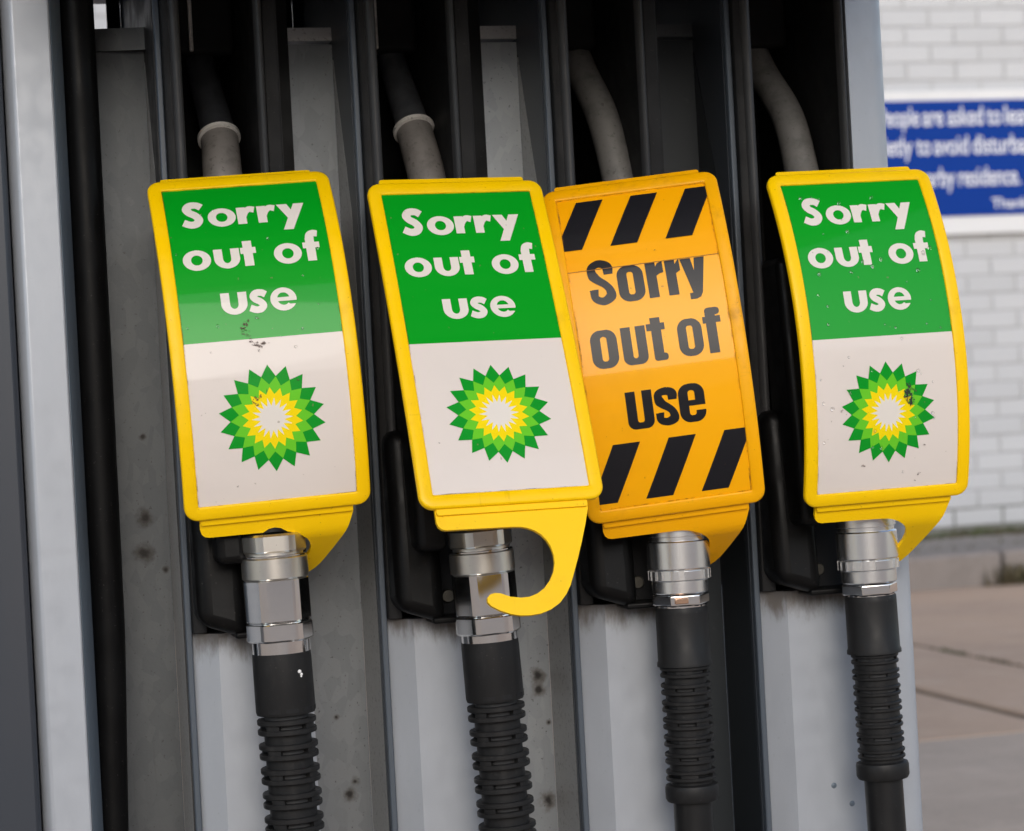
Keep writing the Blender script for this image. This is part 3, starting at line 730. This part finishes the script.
HOUTOF = [h_o(-46.6, -27.5, -16.2, 11.6), h_u(-24.3, -6.5, -16.3, 11.3), P_(rect(-2.3, 4.9, -12.5, 15.6), rect(-5.5, 7.7, 6.4, 11.4), rrect(-2.3, 7.6, -15.6, -10.4, 2.2)), h_o(16.2, 33.8, -15.4, 11.7),
          P_(rect(37.4, 44.6, -15.3, 13.5), rect(35.3, 48.1, 6.5, 11.4), rrect(37.4, 48.1, 12.3, 17.6, 2.4))]
HUSE = [h_u(-27.4, -8.4, -62.0, -35.0), h_s(-7.6, 9.5, -62.0, -34.8, 7.0), h_e(10.2, 29.0, -62.0, -34.6)]

HOOK = [(52.3, -120), (52.5, -131.7), (48.8, -143), (44.2, -155.4), (39.5, -167), (34.5, -178.5), (31.4, -185.2), (27.7, -190.9), (22.3, -196.6), (15.6, -200.5), (8.5, -202.8), (1.0, -203.5), (-6, -203.1), (-12.8, -201.5), (-19.8, -198.5), (-25.2, -195.0),
        (-27.2, -192.4), (-27.0, -189.4), (-24.8, -187.2), (-21.5, -186.4), (-17.6, -187.0), (-11, -189.8), (-4.2, -191.0), (2, -190.8), (7.8, -189.0), (13.2, -185.6), (17.6, -180.8), (21.0, -175.2), (22.8, -169.3), (23.1, -163.2), (22.0, -157.4), (19.8, -152.6), (16.5, -148.4), (12.4, -145.2), (7.9, -143.2), (3.5, -142.1), (-2, -141.7),
        (-25, -141.3), (-48.3, -141.0), (-51.2, -140.2), (-53.3, -138.2), (-54.2, -135.0), (-54.2, -120)]
def plate(outline, sheet, h0, h1, step=.006):
    bm = bmesh.new(); bm.faces.new([bm.verts.new((x / 1000, y / 1000, 0)) for x, y in outline])
    bmesh.ops.triangulate(bm, faces=bm.faces)
    ys = [q.co.y for q in bm.verts]; y = math.floor(min(ys) / step) * step
    while y < max(ys):
        bmesh.ops.bisect_plane(bm, geom=bm.verts[:] + bm.edges[:] + bm.faces[:], plane_co=(0, y, 0), plane_no=(0, 1, 0)); y += step
    r = bmesh.ops.extrude_face_region(bm, geom=bm.faces[:]); top = set(g for g in r['geom'] if isinstance(g, bmesh.types.BMVert))
    for q in bm.verts: q.co = sheet(q.co.x, q.co.y, h1 if q in top else h0)
    bmesh.ops.remove_doubles(bm, verts=bm.verts, dist=1e-6)
    return bm
def rr_pts(hw, hh, r, nc=7, nsx=14, nsy=44):
    out = []
    cs = [(hw - r, hh - r, 0), (-hw + r, hh - r, 90), (-hw + r, -hh + r, 180), (hw - r, -hh + r, 270)]
    for j, (cx, cy, st) in enumerate(cs):
        arc = [(cx + r * math.cos(R_(st + 90 * k / nc)), cy + r * math.sin(R_(st + 90 * k / nc))) for k in range(nc + 1)]
        out += arc
        nx = cs[(j + 1) % 4]; e = (nx[0] + r * math.cos(R_(nx[2])), nx[1] + r * math.sin(R_(nx[2]))); ns = nsx if j % 2 == 0 else nsy
        out += [(arc[-1][0] + (e[0] - arc[-1][0]) * k / ns, arc[-1][1] + (e[1] - arc[-1][1]) * k / ns) for k in range(1, ns)]
    return out
def frame_mesh(sheet):
    bm = bmesh.new(); rings = []
    e = .0092
    for t, h in ((-.0004, -.0005), (-.0004, .0010), (.0000, .0015), (.0006, .0018), (e - .0016, .0020), (e - .0005, .0015), (e, .0006), (e, -.0022), (e - .001, -.0030)):
        r = max(.0012, .0010 + max(t, 0) * .92)
        rings.append([bm.verts.new(sheet(u, v, h)) for u, v in rr_pts(CW + t, CHH + t, r)])
    for A, B in zip(rings, rings[1:]):
        n = len(A)
        for k in range(n): bm.faces.new((A[k], A[(k + 1) % n], B[(k + 1) % n], B[k]))
    return bm
def grid_card(bm, sheet, v0, v1, h, mi, nu=8):
    nv = max(2, int((v1 - v0) / .004)); g = [[bm.verts.new(sheet(-CW + 2 * CW * a / nu, v0 + (v1 - v0) * b / nv, h)) for a in range(nu + 1)] for b in range(nv + 1)]
    for b in range(nv):
        for a in range(nu): bm.faces.new((g[b][a], g[b][a + 1], g[b + 1][a + 1], g[b + 1][a])).material_index = mi
def logo(bm, sheet, cx, cy, Rr, h):
    lay = [(1.0, .785), (.625, .78), (.575, .445), (.225, .385), (0, 0)]
    n = 36; rings = []
    for a, b in lay[:-1]:
        rings.append([(Rr * (a if k % 2 == 0 else b), math.pi / 2 + 2 * math.pi * k / n) for k in range(n)])
    mp = lambda r, t: bm.verts.new(sheet(cx + r * math.cos(t), cy + r * math.sin(t), h))
    for j in range(3):
        A, B = rings[j], rings[j + 1]; va = [mp(*q) for q in A]; vb = [mp(*q) for q in B]
        for k in range(n):
            k2 = (k + 1) % n
            bm.faces.new((va[k], va[k2], vb[k2], vb[k])).material_index = j
    c = mp(0, 0); vb = [mp(*q) for q in rings[3]]
    for k in range(n): bm.faces.new((c, vb[k], vb[(k + 1) % n])).material_index = 3
def blob(cx, cy, r, seed, n=22, ex=1., rot=0.):
    q = random.Random(seed); ph = [q.uniform(0, 6.28) for _ in range(4)]
    out = []
    for k in range(n):
        t = 2 * math.pi * k / n; rr = r * (1 + .35 * math.sin(2 * t + ph[0]) + .25 * math.sin(3 * t + ph[1]) + .18 * math.sin(5 * t + ph[2]))
        x, y = rr * math.cos(t) * ex, rr * math.sin(t); out.append((cx + x * math.cos(rot) - y * math.sin(rot), cy + x * math.sin(rot) + y * math.cos(rot)))
    return out
SIGNS = [((-.1910, -.0706, .8079), (-12.29, -2.46, -1.15), 4.036, 33),
         ((-.0402, -.0918, .7978), (-25.53, -.10, 1.99), .63, 0),
         ((.0892, -.0753, .7898), (-8.08, -4.68, -12.60), 3.489, 36),
         ((.2539, -.0957, .7893), (-7.26, -1.08, .68), 3.595, 25)]
slab = ['yellow framed green and white out-of-use sign on the leftmost nozzle, smudged below the wording',
        'yellow framed green and white sign with its hook hanging free, overlapping the orange sign',
        'orange sign with black diagonal stripes and heavy black wording on the third nozzle',
        'yellow framed green and white sign on the rightmost nozzle, dark splat on its sunburst emblem']
for i, (T, rot, k, bend) in enumerate(SIGNS):
    sg = empty('out_of_use_sign', T, slab[i], 'sign', 'out-of-use signs hooked over the nozzles')
    a, b, g = (R_(q) for q in rot)
    sg.rotation_mode = 'QUATERNION'; sg.rotation_quaternion = (Matrix.Rotation(g, 3, 'Z') @ Matrix.Rotation(a, 3, 'X') @ Matrix.Rotation(b, 3, 'Y')).to_quaternion()
    sh = Sheet(k, R_(bend), -.1405, .012); PL = ORA if i == 2 else YEL
    finish('frame', frame_mesh(sh), PL, sg, smooth=50)
    ol = [(-54.0, 129.4), (-54.0, -122), *[]]
    top = rrect(-54, 53, -123, 132.0, 2.0)
    finish('back_plate', plate(top, sh, -.0040, -.0018), PL, sg, bevel=.0006)
    cl = {0: -14, 1: -99, 2: 8, 3: -12}[i]
    hk = [(max(x, cl + .15 * (j % 7)) if y < -150 else x, y) for j, (x, y) in enumerate(HOOK)]
    finish('hook', plate(hk, sh, -.0056, -.0026, .004), PL, sg, bevel=.0009)
    finish('band_lip', plate(rrect(-53.6, 52.0, -131.0, -124.0, 1.5), sh, -.0032, -.0006), PL, sg, bevel=.0007)
    bm = bmesh.new()
    if i == 2:
        grid_card(bm, sh, -CHH, VJ, .0006, 1); grid_card(bm, sh, VJ, CHH, .0002, 0); mats = [CORANGE, CORANGE2]
    else:
        grid_card(bm, sh, VM, CHH, .0004, 0); grid_card(bm, sh, -CHH, VM, .0004, 1); mats = [GREEN, CREAM]
    card = finish('card', bm, mats, sg, smooth=60)
    bm = bmesh.new(); w_ = .0013 if i == 2 else .0009
    ra = [bm.verts.new(sh(u, v, .00105)) for u, v in rr_pts(CW - .0003, CHH - .0003, .0008)]; rb_ = [bm.verts.new(sh(u, v, .00105)) for u, v in rr_pts(CW - w_, CHH - w_, .0006)]
    for q in range(len(ra)): bm.faces.new((ra[q], ra[(q + 1) % len(ra)], rb_[(q + 1) % len(ra)], rb_[q]))
    finish('edge_grime', bm, GRIME, card)
    hL = .00072 if i != 2 else .00085
    for words in ((SORRY, OUTOF, USE) if i != 2 else (HSORRY, HOUTOF, HUSE)):
        bm = bmesh.new()
        for gl in words: scan(bm, gl, sh, hL)
        finish('lettering', bm, CWHITE if i != 2 else CBLACK, card, smooth=60)
    if i == 2:
        for ya, yb in ((74.2, 113.6), (-112.7, -70.7)):
            for q in range(-1, 3):
                xa = -40.4 + 40.2 * q; sl = -21.0
                bm = bmesh.new(); scan(bm, P_([(xa, yb), (xa + 19.6, yb), (xa + 19.6 + sl, ya), (xa + sl, ya)]), sh, hL, .35, clip=(-CW * 1000 + .3, CW * 1000 - .3))
                if len(bm.faces) == 0: bm.free(); continue
                finish('stripe', bm, CBLACK, card, smooth=60)
        bm = bmesh.new(); scan(bm, P_(rect(-55, 55, 56.75, 57.2)), sh, .0010, .15); finish('overlay_edge', bm, MT('tape_edge', (.25, .09, .004), .5).m, card)
    else:
        bm = bmesh.new(); logo(bm, sh, .0003, -.0604, .0367, .00072)
        finish('emblem', bm, [LGREEN, LLIME, LYEL, CWHITE], card, smooth=60)
    # dirt marks with shapes of their own
    marks = {0: [(-12, 2, 2.6, .7, .9), (-8.5, -6, 1.6, .5, 2.2), (-4, -10, 1.7, 1.9, -.6), (-9, 8, 1.3, .6, 1.2), (3, -9, .6, 1, 0), (-2, 9, .8, .6, .6), (-9, -47, 2.0, 1, .3), (-6.5, -44.5, 1.0, 1, 1), (-27, -105, 1.1, .6, .4), (20, -36, 1.1, 1, 0)],
             1: [(-45, -80, .7, .7, .3), (30, 40, .5, 1, 0)],
             2: [(-34, -108, .8, 1, 0), (10, 66, .7, 2, .2), (38, -95, .6, 1, 0)],
             3: [(17, -48, 3.6, .55, .5), (19, -53.5, 2.4, .6, -.3), (22, -46, 1.2, 1, 0), (-33, -25, 1.0, .6, .8), (-36, -57, 1.1, 1.6, .4), (24, -107, 1.1, 1.4, .3), (28, -86, .7, 1.6, .4), (-20, -98, .9, 2.2, .1), (21, -112, .7, 1.5, .2)]}[i]
    for j, (x, y, r, ex, ro) in enumerate(marks):
        bm = bmesh.new()
        if r > 1.5:
            for q in range(16):
                rq = random.Random(j * 31 + q + i); aa = rq.uniform(0, 6.28); dd = r * rq.uniform(.1, 1.7)
                scan(bm, P_(blob(x + dd * math.cos(aa) * ex, y + dd * math.sin(aa) * 1.3, r * rq.uniform(.14, .50) * (1.5 if i == 3 else 1), j * 50 + q, 16, ex, ro)), sh, .00095 + .00002 * q, .18)
        else: scan(bm, P_(blob(x, y, r * .75, j + i * 9, 18, ex, ro)), sh, .00095 + .0002 + .00002 * j, .18)
        tag(finish('smudge', bm, SPLAT if (i == 3 and r > 1.5) else SMUDGE, card), kind='stuff' if r > 1.5 else None)
    if i in (0, 3):
        rq = random.Random(5 + i); bm = bmesh.new()
        for q in range(46 if i == 3 else 16):
            u, v = rq.uniform(-.052, .052), rq.uniform(-.11, .112) if i == 3 else rq.uniform(-.02, .10); r = rq.uniform(.0005, .0015) * (.7 if i == 0 else 1)
            c0 = sh(u, v, .0010); t = bmesh.ops.create_icosphere(bm, subdivisions=2, radius=r, matrix=Matrix.Translation(c0) @ Matrix.Diagonal((1, .42, rq.uniform(.9, 1.4), 1)))
        tag(finish('water_drops', bm, DROP, card, smooth=80), kind='stuff')
